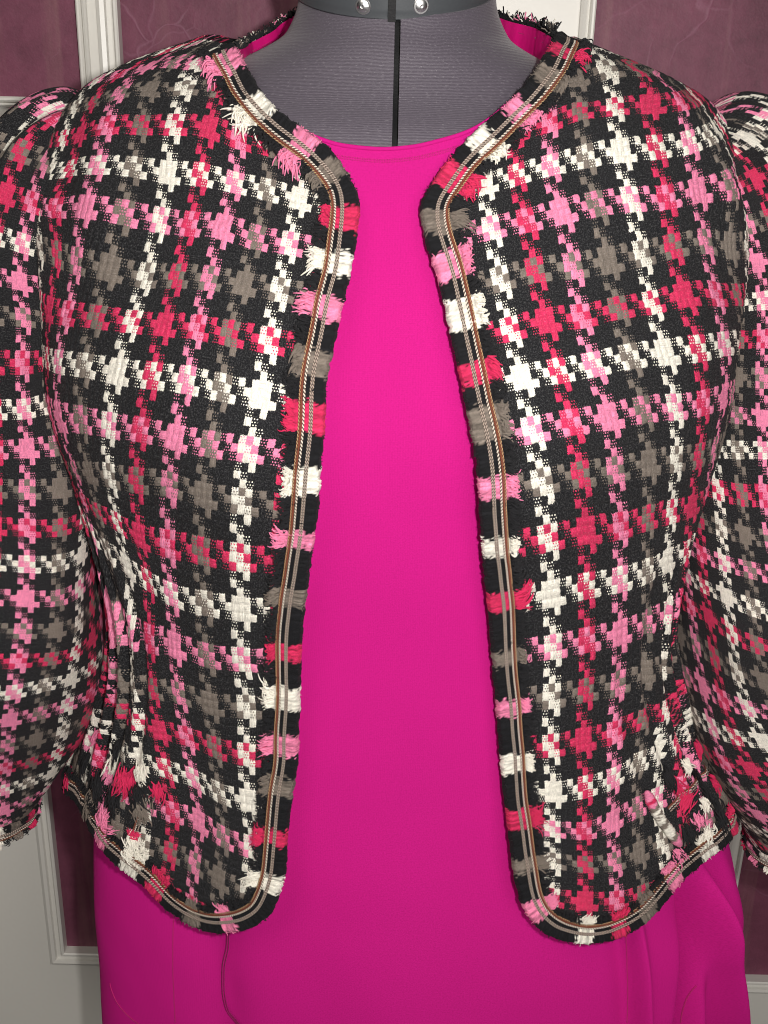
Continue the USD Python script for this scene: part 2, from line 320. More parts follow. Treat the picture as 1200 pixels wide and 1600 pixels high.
R_X = [(0,0,815,588),(1,0,872,580),(2,0,927,569),(3,0,985,556),(4,0,1040,550),(5,0,1092,545),(6,0,1133,537),(7,0,1160,538),(0,-1,797,515),(1,-1,852,500),(2,-1,908,495),(3,-1,967,480),(4,-1,1020,473),(5,-1,1066,460),(6,-1,1121,460),(7,-1,1153,460),
       (0,1,832,672),(1,1,892,660),(2,1,952,652),(3,1,1005,640),(4,1,1057,637),(5,1,1100,630),(6,1,1134,619),(0,2,847,752),(1,2,907,740),(2,2,962,735),(3,2,1016,723),(4,2,1057,717),(5,2,1092,712),(6,2,1117,702),
       (0,3,857,842),(1,3,917,830),(2,3,972,825),(3,3,1014,810),(4,3,1049,800),(5,3,1080,792),(6,3,1102,775),(0,4,862,930),(1,4,917,917),(2,4,970,907),(3,4,1012,892),(4,4,1041,875),(5,4,1070,865),(6,4,1094,845),
       (0,5,865,1012),(1,5,917,1000),(2,5,970,990),(3,5,1010,972),(4,5,1039,955),(5,5,1061,937),(6,5,1082,917),(0,6,861,1087),(1,6,915,1077),(2,6,967,1070),(3,6,1009,1050),(0,7,860,1165),(1,7,910,1155),(2,7,963,1146),(3,7,1006,1122),(4,7,1035,1107),(5,7,1054,1085),
       (0,8,864,1237),(1,8,913,1227),(2,8,960,1218),(3,8,1004,1192),(4,8,1031,1175),(5,8,1051,1155),(6,8,1072,1130),(1,9,910,1297),(2,9,957,1282),(3,9,1000,1262),(4,9,1030,1250),(3,10,1000,1333),(0,10,864,1345),
       (0,-2,782,437),(1,-2,835,422),(2,-2,896,416),(3,-2,950,408),(4,-2,1005,397),(5,-2,1050,385),(6,-2,1106,376),(7,-2,1142,385),(0,-3,767,355),(1,-3,822,345),(2,-3,877,330),(3,-3,932,317),(4,-3,985,310),(5,-3,1040,310),(6,-3,1092,297),(7,-3,1138,290),
       (0,-4,758,287),(1,-4,807,272),(2,-4,860,257),(3,-4,915,245),(4,-4,970,237),(5,-4,1025,230),(6,-4,1080,220),(7,-4,1130,222),(2,-5,860,190),(3,-5,905,172),(4,-5,960,167),(5,-5,1015,162),(6,-5,1062,160),(7,-5,1110,163),
       (3,-6,900,125),(4,-6,950,107),(5,-6,995,100),(6,-6,1045,112)]
R_X = [q for q in R_X if not (q[2] > 1062 and q[3] > 850 or q[:2] in ((7, -5), (6, -6), (7, -4)))]
def cloth_map(surf, X, sgn):
    X = np.array(X, float)
    par = surf.find(X[:, 2:]) * [surf.sp, 1]
    uv = np.c_[6 * X[:, 0] + 1.5, 6 * X[:, 1] + 1.5]
    more_p, more_u = [], []
    for J in np.unique(X[:, 1]):                     # each row of the check goes on round the side at an even pitch
        k = np.where(X[:, 1] == J)[0]
        if len(k) < 3: continue
        k = k[np.argsort(sgn * X[k, 0])]
        sl = np.polyfit(X[k[-3:], 0], par[k[-3:], 1], 1)[0]; sl = np.clip(sl, -.006, .006)
        for q in range(1, 6):
            more_p.append(par[k[-1]] + [sgn * .0215 * q, sgn * sl * q]); more_u.append(uv[k[-1]] + [6 * sgn * q, 0])
    par, uv = np.vstack([par, more_p]), np.vstack([uv, more_u])
    return RBFInterpolator(par, uv, kernel='thin_plate_spline', smoothing=1e-5, neighbors=60)

def clip_patch(surf, poly, h, sp):
    """fine grid of the flat pattern inside poly (metres), its border pulled onto the outline"""
    x0, y0, x1, y1 = poly.bounds
    gx, gy = np.arange(x0 - h, x1 + 2 * h, h), np.arange(y0 - h, y1 + 2 * h, h)
    A, B = np.meshgrid(gx, gy, indexing='ij'); nv = len(gy)
    q = gridf(len(gx), nv)
    pts = np.stack([A.ravel(), B.ravel()], -1)
    cen = pts[q].mean(1)
    keep = shapely.contains_xy(poly, cen[:, 0], cen[:, 1]); q = q[keep]
    e = np.sort(np.concatenate([q[:, [0, 1]], q[:, [1, 2]], q[:, [2, 3]], q[:, [3, 0]]]), 1)
    ue, cnt = np.unique(e, axis=0, return_counts=True)
    bv = np.unique(ue[cnt == 1])
    line = poly.exterior
    near = shapely.line_interpolate_point(line, shapely.line_locate_point(line, shapely.points(pts[bv])))
    pts[bv] = np.stack([shapely.get_x(near), shapely.get_y(near)], -1)
    ids, inv = np.unique(q, return_inverse=True)
    return pts[ids], inv.reshape(q.shape)

JBASE = (.02, .07, .85)
jacket = thing('tweed_jacket', 'cropped open tweed jacket in black, pink, red and cream check with frayed braided edges', 'jacket', JBASE)
SP = JS.sp
def spline_px(pts, n):
    pts = np.array(pts, float); d = np.r_[0, np.cumsum(np.linalg.norm(np.diff(pts, axis=0), axis=1))]
    return PchipInterpolator(d, pts)(np.linspace(0, d[-1], n))
edges = {}
def zback(p): return 1.420 + .003 * smoothstep(1.6, 2.6, np.minimum(np.abs(p), 2 * math.pi - np.abs(p)))
for key, E_, X_, sgn in (('L', L_EDGE, L_X, -1), ('R', R_EDGE, R_X, 1)):
    e = JS.find(spline_px(E_, 420))
    for _ in range(6): e[1:-1] = .25 * e[:-2] + .5 * e[1:-1] + .25 * e[2:]
    edges[key] = e
    hem_z = e[-1, 1]
    side = sgn * 1.80
    top = e[0]
    ring = [*(e * [SP, 1]), (side * SP, hem_z), (side * SP, zback(1.8)), ((top[0] + side) / 2 * SP, (top[1] + 2 * zback(1.8)) / 3)]
    print(key, top, e[-1])
    poly = Polygon(ring).buffer(0)
    if poly.geom_type != 'Polygon': poly = max(poly.geoms, key=lambda q: q.area)
    pts, q = clip_patch(JS, poly, .0009, SP)
    V = JF(pts[:, 0] / SP, pts[:, 1])
    uv = cloth_map(JS, X_, sgn)(pts)
    nn = JS.normal(pts[:, 0] / SP, pts[:, 1])
    fu, fv = uv[:, 0] % 1 - .5, uv[:, 1] % 1 - .5
    V = V + nn * (.0005 * (1 - 8 * (np.abs(fu) ** 3 + np.abs(fv) ** 3)) + .0007 * (meshkit.fbm(np.c_[pts * 800, 0 * pts[:, 0]], 2, 17) - .5))[:, None]
    if sgn > 0: pass
    obj('front_panel', V, q, 'weave', jacket, uv=uv, label='left-hand front panel as seen' if sgn < 0 else 'right-hand front panel as seen')
    # lining inside
    pts2, q2 = clip_patch(JS, poly.buffer(-.0015), .004, SP)
    V2 = JF(pts2[:, 0] / SP, pts2[:, 1]) - JS.normal(pts2[:, 0] / SP, pts2[:, 1]) * .0022
    obj('lining', V2, q2[:, ::-1], 'lining', jacket)
# the back, from side seam to side seam, and the satin neck facing that shows behind the neck
ph = np.linspace(1.80, 2 * math.pi - 1.80, 160)
A, B = np.meshgrid(ph, np.linspace(0, 1, 140), indexing='ij'); B = .915 + (zback(A) - .915) * B
obj('back_panel', JF(A, B).reshape(-1, 3), gridf(160, 140), 'weave', jacket, uv=np.stack([A.ravel() * 45, -B.ravel() * 200], -1))

# ------------------------------------------------------------------ edge band, braid and frayed yarn ends
TINT = {'w': WHITE, 'r': RED, 'p': PINK, 'g': GREY, 'k': BLACK}
YARN = {'w': 'yarn_white', 'r': 'yarn_red', 'p': 'yarn_pink', 'g': 'yarn_grey', 'k': 'yarn_black'}
def band(surf, e, marks, inside, width=.0235, braid_at=.0100, name='edge_band', label=None, fray=1.0, height=.0022, parent=jacket, colour_half=.0072, outer_fray=True):
    """e: the outline in parameters; marks: (arc fraction, colour); inside: +1/-1 which way the cloth lies"""
    P = surf.fn(e[:, 0], e[:, 1]); s = np.r_[0, np.cumsum(np.linalg.norm(np.diff(P, axis=0), axis=1))]
    n = int(s[-1] / .0008); ss = np.linspace(0, s[-1], n)
    e = np.stack([np.interp(ss, s, e[:, 0]), np.interp(ss, s, e[:, 1])], -1)
    P = surf.fn(e[:, 0], e[:, 1]); Nn = surf.normal(e[:, 0], e[:, 1]); T = np.gradient(P, axis=0); T /= np.linalg.norm(T, axis=1, keepdims=True)
    for _ in range(25): T[1:-1] = .25 * T[:-2] + .5 * T[1:-1] + .25 * T[2:]
    Bv = np.cross(Nn, T) * inside
    d = 1e-4
    Ju = (surf.fn(e[:, 0] + d, e[:, 1]) - P) / d; Jv = (surf.fn(e[:, 0], e[:, 1] + d) - P) / d
    g11, g12, g22 = (Ju * Ju).sum(1), (Ju * Jv).sum(1), (Jv * Jv).sum(1); b1, b2 = (Ju * Bv).sum(1), (Jv * Bv).sum(1)
    det = g11 * g22 - g12 ** 2
    dp = np.stack([(g22 * b1 - g12 * b2) / det, (g11 * b2 - g12 * b1) / det], -1)
    for _ in range(160): dp[1:-1] = .25 * dp[:-2] + .5 * dp[1:-1] + .25 * dp[2:]
    def on(w, i=slice(None), lift=0.0):
        q = e[i] + dp[i] * np.asarray(w)[..., None]
        z = np.minimum(q[:, 1], 1.4445) if surf is JS else q[:, 1]
        return surf.fn(q[:, 0], z) + surf.normal(q[:, 0], z) * np.asarray(lift)[..., None]
    # colours along the band
    cols = np.full(n, 'k'); S_ = s[-1]
    spans = []
    for fr, c in marks:
        a0, a1 = fr * S_ - colour_half * rng.uniform(.65, 1.2), fr * S_ + colour_half * rng.uniform(.65, 1.2)
        cols[(ss > a0) & (ss < a1)] = c; spans.append((a0, a1, c))
    ws = np.array([-.0012, -.0010, 0, .001, .003, .005, .007, .009, .012, .016, .019, .022])
    ws[3:] *= width / .030
    hs = np.array([-.0022, -.0002, .75, 1, 1.05, 1, .95, .92, .92, .9, .7, .25]); hs[2:] *= height
    wob = .0009 * (meshkit.fbm(np.stack([ss * 350, 0 * ss, 0 * ss], -1), 3, 5) - .5) * 2
    ridge = .0009 * (meshkit.noise(np.stack([ss * 900, 0 * ss, 0 * ss], -1), 31) - .5); tone = .55 + .65 * meshkit.noise(np.stack([ss * 1100, 0 * ss, 0 * ss], -1), 37)
    rows = np.stack([on(np.full(n, w) + (wob if k < 4 else wob * .5), lift=np.full(n, h) + (.00035 * rng.standard_normal(n) + ridge) * (k > 1)) for k, (w, h) in enumerate(zip(ws, hs))], 1)
    shift = (rng.standard_normal((n, len(ws))) * 1.0 + 2.2 * (meshkit.noise(np.stack([ss[:, None] * 260 + 0 * ws, ws * 260 + 0 * ss[:, None], 0 * ws + 0 * ss[:, None]], -1), 41) - .5) * 2).round().astype(int)
    ci = cols[np.clip(np.arange(n)[:, None] + shift, 0, n - 1)]
    tint = np.array([TINT[c] for c in ci.ravel()]) * rng.uniform(.8, 1.15, (ci.size, 1)) * np.repeat(tone, len(ws))[:, None]
    f = gridf(n, len(ws))
    if inside > 0: f = f[:, ::-1]
    bp = obj(name, rows.reshape(-1, 3), f, 'band', parent, tint=tint, label=label)
    # frayed ends: black ones everywhere, coloured ones in a tuft at each coloured block
    bounds = sorted(spans); segs, cur = [], 0.0
    for a0, a1, c in bounds:
        if a0 > cur: segs.append((cur, a0, 'k'))
        segs.append((max(a0, 0), min(a1, S_), c)); cur = a1
    if cur < S_: segs.append((cur, S_, 'k'))
    for a0, a1, c in segs:
        if a1 - a0 < .0015: continue
        im = int(np.clip((a0 + a1) / 2 / S_ * (n - 1), 0, n - 1)); hem = smoothstep(.915, .89, e[im, 1]) if surf is JS and width > .018 else 0.
        nf = int((a1 - a0) / .00055 * fray * (2.4 if c == 'k' else 2.6) * (1 - .35 * hem)) + 3
        s0 = rng.uniform(a0, a1, nf); i0 = np.clip((s0 / S_ * (n - 1)).astype(int), 0, n - 1)
        size = rng.uniform(.4, 1.45)
        ln = (rng.uniform(.001, .0055, nf) if c == 'k' else rng.uniform(.0015, .0078, nf) * size) * (.6 + .4 * fray) * (1 - .5 * hem)
        nclump = 4; cl = rng.integers(0, nclump, nf); clean = rng.normal(0, .55, nclump)
        lean = rng.normal(0, .2, nf) + (clean[cl] if c != 'k' else rng.normal(0, .4, nf)) + (.25 if c != 'k' else 0)
        st = (rng.uniform(.0140, .0170, nf) if c != 'k' else rng.uniform(.0135, .0175, nf)) * width / .0235
        t = np.linspace(0, 1, 6)
        curl = rng.uniform(.0004, .0034, nf)
        W = st[:, None] + ln[:, None] * t - (rng.uniform(0, .35, nf) ** 2 * ln * 4)[:, None] * t ** 3
        wav = rng.uniform(.0001, .0009, nf)[:, None] * np.sin(t * rng.uniform(3, 8, (nf, 1)) + rng.uniform(0, 6.3, (nf, 1))) * t
        k2 = np.clip(i0[:, None] + ((lean[:, None] * ln[:, None] * t ** 1.3 + wav) / (S_ / n)).astype(float), 0, n - 1)
        lift = height * .62 * (1.25 - .65 * t) + .0004 + curl[:, None] * np.sin(t * 2.6) + rng.uniform(0, .0012, nf)[:, None]
        kk = k2.ravel(); lo = np.floor(kk).astype(int); hi = np.minimum(lo + 1, n - 1); fr_ = (kk - lo)[:, None]
        q = (e[lo] * (1 - fr_) + e[hi] * fr_) + (dp[lo] * (1 - fr_) + dp[hi] * fr_) * W.ravel()[:, None]
        zq = np.minimum(q[:, 1], 1.4445) if surf is JS else q[:, 1]
        C = (surf.fn(q[:, 0], zq) + surf.normal(q[:, 0], zq) * lift.ravel()[:, None]).reshape(nf, 6, 3)
        R = np.array([1, 1, .95, .9, .8, .45]) * (.00036 if c == 'k' else .00046) * rng.uniform(.75, 1.25, (nf, 1))
        v, ff = tubes(C, R, 4)
        obj('fringe_tuft', v, ff, YARN[c], bp)
    # short hairs along the outer border
    if outer_fray:
        nf = int(S_ / .0011); s0 = rng.uniform(0, S_, nf); i0 = (s0 / S_ * (n - 1)).astype(int)
        t = np.linspace(0, 1, 4); ln = rng.uniform(.0008, .0028, nf)
        W = .0008 - ln[:, None] * t + 0 * i0[:, None]; k2 = np.clip(i0[:, None] + rng.normal(0, 1.2, (nf, 1)) * t * 1.5, 0, n - 1).astype(int).ravel()
        q = e[k2] + dp[k2] * W.ravel()[:, None]
        zq = np.minimum(q[:, 1], 1.4445) if surf is JS else q[:, 1]
        C = (surf.fn(q[:, 0], zq) + surf.normal(q[:, 0], zq) * (rng.uniform(-.0012, height, nf)[:, None] + 0 * t).ravel()[:, None]).reshape(nf, 4, 3)
        cc = cols[i0]
        for c in 'kwrpg':
            if (cc == c).any():
                v, ff = tubes(C[cc == c], np.array([1, 1, .9, .5]) * .00028, 3)
                obj('edge_fuzz', v, ff, YARN[c], bp, kind='stuff')
    # braid: plied cords lying along the band
    def cord(w, r_, plies, pitch, mats):
        i = slice(None); nn = int(S_ / (pitch / 7)); sx = np.linspace(.0008, S_ - .0008, nn)
        ki = sx / S_ * (n - 1); lo = np.floor(ki).astype(int); hi = np.minimum(lo + 1, n - 1); fr_ = (ki - lo)[:, None]
        ww = w + .0016 * (meshkit.noise(np.stack([sx * 45, 0 * sx, 0 * sx], -1), 11) - .5) + .0007 * (meshkit.noise(np.stack([sx * 190, 0 * sx, 0 * sx], -1), 13) - .5)
        q = (e[lo] * (1 - fr_) + e[hi] * fr_) + (dp[lo] * (1 - fr_) + dp[hi] * fr_) * ww[:, None]
        q = gaussian_filter1d(q, 24, axis=0, mode='nearest')
        if surf is JS: q[:, 1] = np.minimum(q[:, 1], 1.4445)
        N_ = surf.normal(q[:, 0], q[:, 1]); B_ = Bv[lo]
        C0 = surf.fn(q[:, 0], q[:, 1]) + N_ * (height * .95 + r_ * .7)
        for k in range(plies):
            a = sx / pitch * 2 * math.pi + k * 2 * math.pi / plies
            C = C0 + (N_ * np.sin(a)[:, None] * .7 + B_ * np.cos(a)[:, None]) * r_ * .62
            v, ff = tubes(C[None], r_ * .62, 5)
            obj('braid_cord', v, ff, mats[k % len(mats)], bp)
    q = width / .0235
    cord(braid_at + .0021 * q, .00058, 2, .0017, ('cord_rust', 'cord_rust'))
    cord(braid_at + .0031 * q, .00040, 2, .0019, ('cord_gold', 'cord_rust'))
    cord(braid_at + .0008 * q, .00056, 2, .0020, ('cord_cream', 'cord_dark'))
    cord(braid_at - .0024 * q, .00050, 2, .0018, ('cord_beige', 'cord_dark'))
    cord(braid_at - .0035 * q, .00050, 2, .0018, ('cord_beige', 'cord_dark'))
    return bp
def marks_px(E_, pts):
    """fraction of the outline nearest to each picture position"""
    sp = spline_px(E_, 420); P = JF(*edges['L' if E_ is L_EDGE else 'R'].T); s = np.r_[0, np.cumsum(np.linalg.norm(np.diff(P, axis=0), axis=1))]; s /= s[-1]
    return [(s[np.argmin(((sp - p[:2]) ** 2).sum(1))], p[2]) for p in pts]
LM = marks_px(L_EDGE, [(378, 92, 'p'), (420, 160, 'w'), (482, 212, 'p'), (530, 255, 'g'), (559, 345, 'r'), (545, 415, 'w'), (530, 487, 'p'), (513, 570, 'g'), (505, 655, 'r'), (497, 750, 'w'), (487, 845, 'p'), (477, 935, 'g'), (468, 1015, 'r'),
                       (466, 1090, 'w'), (463, 1165, 'p'), (457, 1235, 'g'), (447, 1310, 'r'), (437, 1385, 'w'), (365, 1450, 'p'), (300, 1447, 'g'), (240, 1400, 'r'), (203, 1362, 'w'), (160, 1318, 'p')])
RM = marks_px(R_EDGE, [(858, 75, 'r'), (836, 112, 'g'), (795, 160, 'p'), (745, 207, 'w'), (690, 268, 'r'), (664, 350, 'g'), (683, 423, 'p'), (702, 500, 'w'), (720, 583, 'r'), (737, 668, 'g'), (749, 762, 'p'), (757, 853, 'w'), (765, 945, 'r'), (773, 1032, 'g'),
                       (780, 1112, 'p'), (787, 1197, 'w'), (795, 1283, 'r'), (806, 1355, 'g'), (825, 1432, 'p'), (908, 1474, 'w'), (968, 1458, 'r'), (1015, 1430, 'g'), (1062, 1388, 'p'), (1108, 1338, 'w'), (1145, 1302, 'r')])
band(JS, edges['L'], LM, -1, label='left-hand edge band with braid and frayed yarn')
band(JS, edges['R'], RM, 1, label='right-hand edge band with braid and frayed yarn')

def px_par(pts, n=80):
    e = JS.find(spline_px(pts, n))
    for _ in range(8): e[1:-1] = .25 * e[:-2] + .5 * e[1:-1] + .25 * e[2:]
    return e
def stitch_line(pts, label):
    e = px_par(pts, 160)
    for off, r_, mats in ((0, .00055, ('cord_rust', 'cord_rust')), (.0011, .00045, ('cord_cream', 'cord_dark')), (.0030, .00045, ('cord_beige', 'cord_dark'))):
        N_ = JS.normal(e[:, 0], e[:, 1]); C0 = gaussian_filter1d(JF(e[:, 0], e[:, 1]), 6, axis=0, mode='nearest'); T = np.gradient(C0, axis=0); T /= np.linalg.norm(T, axis=1, keepdims=True)
        C0 = C0 + N_ * .0022 + np.cross(N_, T) * off; x = np.linspace(0, 1, 160); C0 = PchipInterpolator(x, C0)(np.linspace(0, 1, 500)); N_ = PchipInterpolator(x, N_)(np.linspace(0, 1, 500)); B_ = PchipInterpolator(x, np.cross(N_[::3][:160] if False else JS.normal(e[:, 0], e[:, 1]), T))(np.linspace(0, 1, 500))
        a = np.linspace(0, 1, 500) * 2 * math.pi * 20
        for k in (0, 1):
            v, f = tubes((C0 + (N_ * np.sin(a + k * math.pi)[:, None] + B_ * np.cos(a + k * math.pi)[:, None]) * r_ * .6)[None], r_ * .62, 5)
            obj('pocket_braid', v, f, mats[k], jacket, label=label)
stitch_line([(1108, 1192), (1074, 1224), (1043, 1264)], 'short braid at the right-hand pocket')
stitch_line([(234, 1236), (222, 1268), (211, 1302)], 'short braid at the left-hand pocket')
def tuft(px, py, c, size=1.0, lean=0.0):
    e = px_par([(px - 5, py - 1), (px, py), (px + 5, py + 1)], 9)[4]; P = JF(e[None, 0], e[None, 1])[0]; N_ = JS.normal(e[None, 0], e[None, 1])[0]
    X_ = np.cross([0, 0, 1.], N_); X_ /= np.linalg.norm(X_); Z_ = np.cross(N_, X_)
    k = int(46 * size); t = np.linspace(0, 1, 6); ln = rng.uniform(.004, .0105, k) * size
    a = rng.normal(lean, .35, k); o = rng.normal(0, .0020 * size, (k, 2))
    w = rng.uniform(.0002, .0009, k)[:, None] * np.sin(t * rng.uniform(3, 9, (k, 1)) + rng.uniform(0, 6, (k, 1)))
    C = P + X_ * (o[:, :1] + np.sin(a)[:, None] * ln[:, None] * (t - .4) + w)[..., None] - Z_ * (o[:, 1:] + np.cos(a)[:, None] * ln[:, None] * (t - .4))[..., None] \
        + N_ * (.0010 + rng.uniform(0, .0022, k)[:, None] + rng.uniform(.0003, .0022, k)[:, None] * np.sin(t * 3.0))[..., None]
    v, f = tubes(C, np.array([.6, 1, 1, .95, .85, .45]) * .00046 * rng.uniform(.75, 1.25, (k, 1)), 4)
    obj('frayed_tuft', v, f, YARN[c], jacket)
for q in [(108, 1186, 'w', 1.2, .2), (118, 1216, 'r', 1.2, 0), (152, 1152, 'p', 1.1, -.4), (136, 1192, 'k', 1.4, .3), (178, 1192, 'w', 1.4, -.3), (204, 1216, 'r', 1.7, -.2), (226, 1262, 'g', 1.5, .4), (142, 1258, 'g', 1.5, -.1), (172, 1270, 'p', 1.2, .1), (228, 1204, 'w', 1.0, 0),
          (190, 1244, 'k', 1.5, 0), (162, 1226, 'k', 1.5, .4), (214, 1300, 'r', .8, 1.2), (192, 1170, 'k', 1.3, .2), (247, 1236, 'r', 1.0, .1), (212, 1312, 'w', 1.1, .3), (206, 1330, 'w', 1.0, .4), (225, 1240, 'k', 1.5, .3),
          (1070, 1252, 'r', 1.6, -.7), (1058, 1228, 'r', 1.2, .6), (1092, 1228, 'k', 1.7, -.6), (1104, 1148, 'p', 1.1, .1), (1126, 1166, 'p', 1.6, -.2), (1062, 1196, 'w', 1.0, .5), (1084, 1172, 'r', 1.0, -.3), (1098, 1190, 'g', 1.4, .8), (1112, 1226, 'r', 1.1, .3), (1092, 1256, 'w', .9, 0), (1088, 1280, 'p', .9, .1), (1132, 1200, 'g', 1.2, 0), (1146, 1252, 'r', 1.2, .1),
          (1080, 1212, 'k', 1.6, .5), (1124, 1240, 'g', 1.3, .3), (1064, 1338, 'p', 1.0, .4), (1102, 1300, 'w', 1.0, -.4), (1040, 1218, 'k', 1.4, .2), (1074, 1300, 'k', 1.3, .3), (1118, 1272, 'k', 1.6, -.3), (1148, 1206, 'p', .9, -.2)]:
    tuft(*q)
def roll(pts, cols):
    e = px_par(pts); n = 60; e = np.stack([np.interp(np.linspace(0, 1, n), np.linspace(0, 1, len(e)), e[:, k]) for k in (0, 1)], -1)
    C = JF(e[:, 0], e[:, 1]) + JS.normal(e[:, 0], e[:, 1]) * .0035
    t = np.linspace(0, 1, n); R = .0038 * np.sqrt(np.clip(1 - (2 * t - 1) ** 6, .02, 1))
    th = np.arange(14) / 14 * 2 * np.pi; N_ = JS.normal(e[:, 0], e[:, 1]); T = np.gradient(C, axis=0); T /= np.linalg.norm(T, axis=1, keepdims=True); B_ = np.cross(N_, T)
    ph = th[None] + t[:, None] * 5
    rr = R[:, None] * (1 + .18 * (meshkit.noise(np.stack([t[:, None] * 30 + 0 * ph, np.cos(ph) * 3, np.sin(ph) * 3], -1)) - .5) * 2)
    V = C[:, None] + rr[..., None] * (np.cos(th)[None, :, None] * N_[:, None] + np.sin(th)[None, :, None] * B_[:, None])
    ci = np.array(list(cols))[np.clip((t[:, None] * len(cols) + .6 * np.sin(th)[None] + rng.uniform(-.5, .5, (n, 14))).astype(int), 0, len(cols) - 1)]
    V = np.concatenate([V, V[:, :1]], 1); ci = np.concatenate([ci, ci[:, :1]], 1)
    obj('rolled_yarn', V.reshape(-1, 3), gridf(n, 15), 'band', jacket, tint=np.array([TINT[c] for c in ci.ravel()]) * rng.uniform(.7, 1.1, (n * 15, 1)))
roll([(1008, 1238), (1028, 1276), (1052, 1306), (1064, 1322)], 'pprpgwgwwgwwwgppp')

# ------------------------------------------------------------------ sleeves
def sleeve_fn(side):
    pts = np.array([(-.182, .075, 1.384), (-.196, .075, 1.380), (-.222, .073, 1.345), (-.246, .068, 1.27), (-.258, .060, 1.20), (-.262, .052, 1.12), (-.263, .045, 1.06), (-.274, .040, 1.00), (-.296, .035, .95), (-.315, .030, .905)])
    rr = np.array([.006, .030, .048, .054, .058, .066, .075, .074, .070, .068])
    if side < 0: pts[:3] += [.008, 0, -.014]; pts[3] += [.003, 0, 0]; pts[-4:] += [[0, 0, 0], [-.002, 0, .006], [-.003, 0, .013], [-.002, 0, .019]]
    if side > 0: pts[:, 0] = -pts[:, 0] + .004 + .010 * smoothstep(1.1, .9, pts[:, 2]); pts[-3:] += [[.008, 0, .004], [.008, 0, .010], [.008, 0, .016]]; pts[:3, 2] -= .006
    d = np.r_[0, np.cumsum(np.linalg.norm(np.diff(pts, axis=0), axis=1))]
    cs, rs = CubicSpline(d, pts), PchipInterpolator(d, rr)
    def fn(th, t):
        c = cs(t); T = cs(t, 1); T /= np.linalg.norm(T, axis=-1, keepdims=True)
        e1 = np.cross([0, 1.0, 0] + 0 * T, T); e1 /= np.linalg.norm(e1, axis=-1, keepdims=True)   # sideways
        e2 = np.cross(T, e1)
        r = rs(t)
        fold = 1 + .06 * np.sin(th * 3 + t * 22 + side) * smoothstep(.1, .25, t) + .09 * np.sin(2 * th - t * 34) * np.exp(-((t - .33) / .09) ** 2) \
            + .10 * np.sin(th * 11) * np.exp(-((t - .03) / .035) ** 2)
        nz = .10 * (meshkit.fbm(np.stack([np.cos(th) * 1.5 + 5, np.sin(th) * 1.5, t * 12 + 3 * side], -1), 3, 9) - .5)
        r = r * (fold + nz)
        return c + (np.sin(th) * r)[..., None] * -e1 + (np.cos(th) * r * 1.02)[..., None] * -e2 * np.where(e2[..., 1:2] > 0, 1, -1)
    return fn, d[-1]
SL_X = {-1: [(0,-3,30,440),(0,-2,37,495),(0,-1,35,567),(0,0,38,640),(0,1,42,700),(0,2,42,765),(0,3,42,825),(0,4,42,882),(0,5,40,935),(0,6,36,987),(0,7,29,1032),(0,8,22,1082),(0,9,15,1125),(1,3,94,825),(1,4,92,880),(1,5,90,935),(2,4,128,865),(1,7,80,1030),(1,8,70,1070),(2,7,118,1020),(1,0,78,630),(1,9,62,1115),(1,12,45,1222),(0,12,5,1235)],
        1: [(2,3,1195,775),(3,3,1160,775),(3,2,1164,837),(4,2,1127,825),(3,1,1172,890),(4,1,1132,880),(4,0,1135,932),(3,0,1177,950),(5,0,1100,917),(5,-1,1107,962),(4,-1,1144,990),(3,-1,1182,1008),(2,5,1192,655),(2,4,1195,702),(3,4,1152,702),(2,6,1190,590),(2,7,1192,530),(2,8,1192,470)]}
SL_X[-1] = [(a + 2, b, c, d) for a, b, c, d in SL_X[-1]]
for side in (-1, 1):
    fn, tl = sleeve_fn(side)
    th, tt = np.linspace(-math.pi, math.pi, 330), np.linspace(.0005, tl, 520)
    A, B = np.meshgrid(th, tt, indexing='ij'); P = fn(A, B)
    # orientation test
    n_ = np.cross(P[170, 200] - P[160, 200], P[165, 210] - P[165, 190]); outward = (n_ @ (P[165, 200] - P[:, 200].mean(0))) > 0
    sg = 1 if outward else -1
    ss = Surf((lambda fn_, sg_: (lambda a, b: fn_(a * sg_, b)))(fn, sg), np.linspace(-math.pi / 1, math.pi / 1, 500), np.linspace(.004, tl, 500), .065)
    P = ss.fn(A, B)
    X = np.array(SL_X[side], float); par = ss.find(X[:, 2:]) * [ss.sp, 1]
    rb = RBFInterpolator(par, np.c_[6 * X[:, 0] + 1.5, 6 * X[:, 1] + 1.5], kernel='thin_plate_spline', smoothing=1e-5)
    pp = np.stack([A.ravel() * ss.sp, B.ravel()], -1)
    uv = np.concatenate([rb(c) for c in np.array_split(pp, 8)])
    obj('sleeve', P.reshape(-1, 3), gridf(330, 520), 'weave', jacket, uv=uv, label='sleeve at the left of the picture' if side < 0 else 'sleeve at the right of the picture')
    eh = np.stack([np.linspace(-math.pi, math.pi, 400), np.full(400, tl - .0005)], -1)
    band(ss, eh, [(f, c) for f, c in zip(np.linspace(.03, .97, 24), 'wprg' * 6)], 1 if True else -1, width=.016, braid_at=.0075, name='cuff_band', fray=.6, colour_half=.0055, height=.0016)

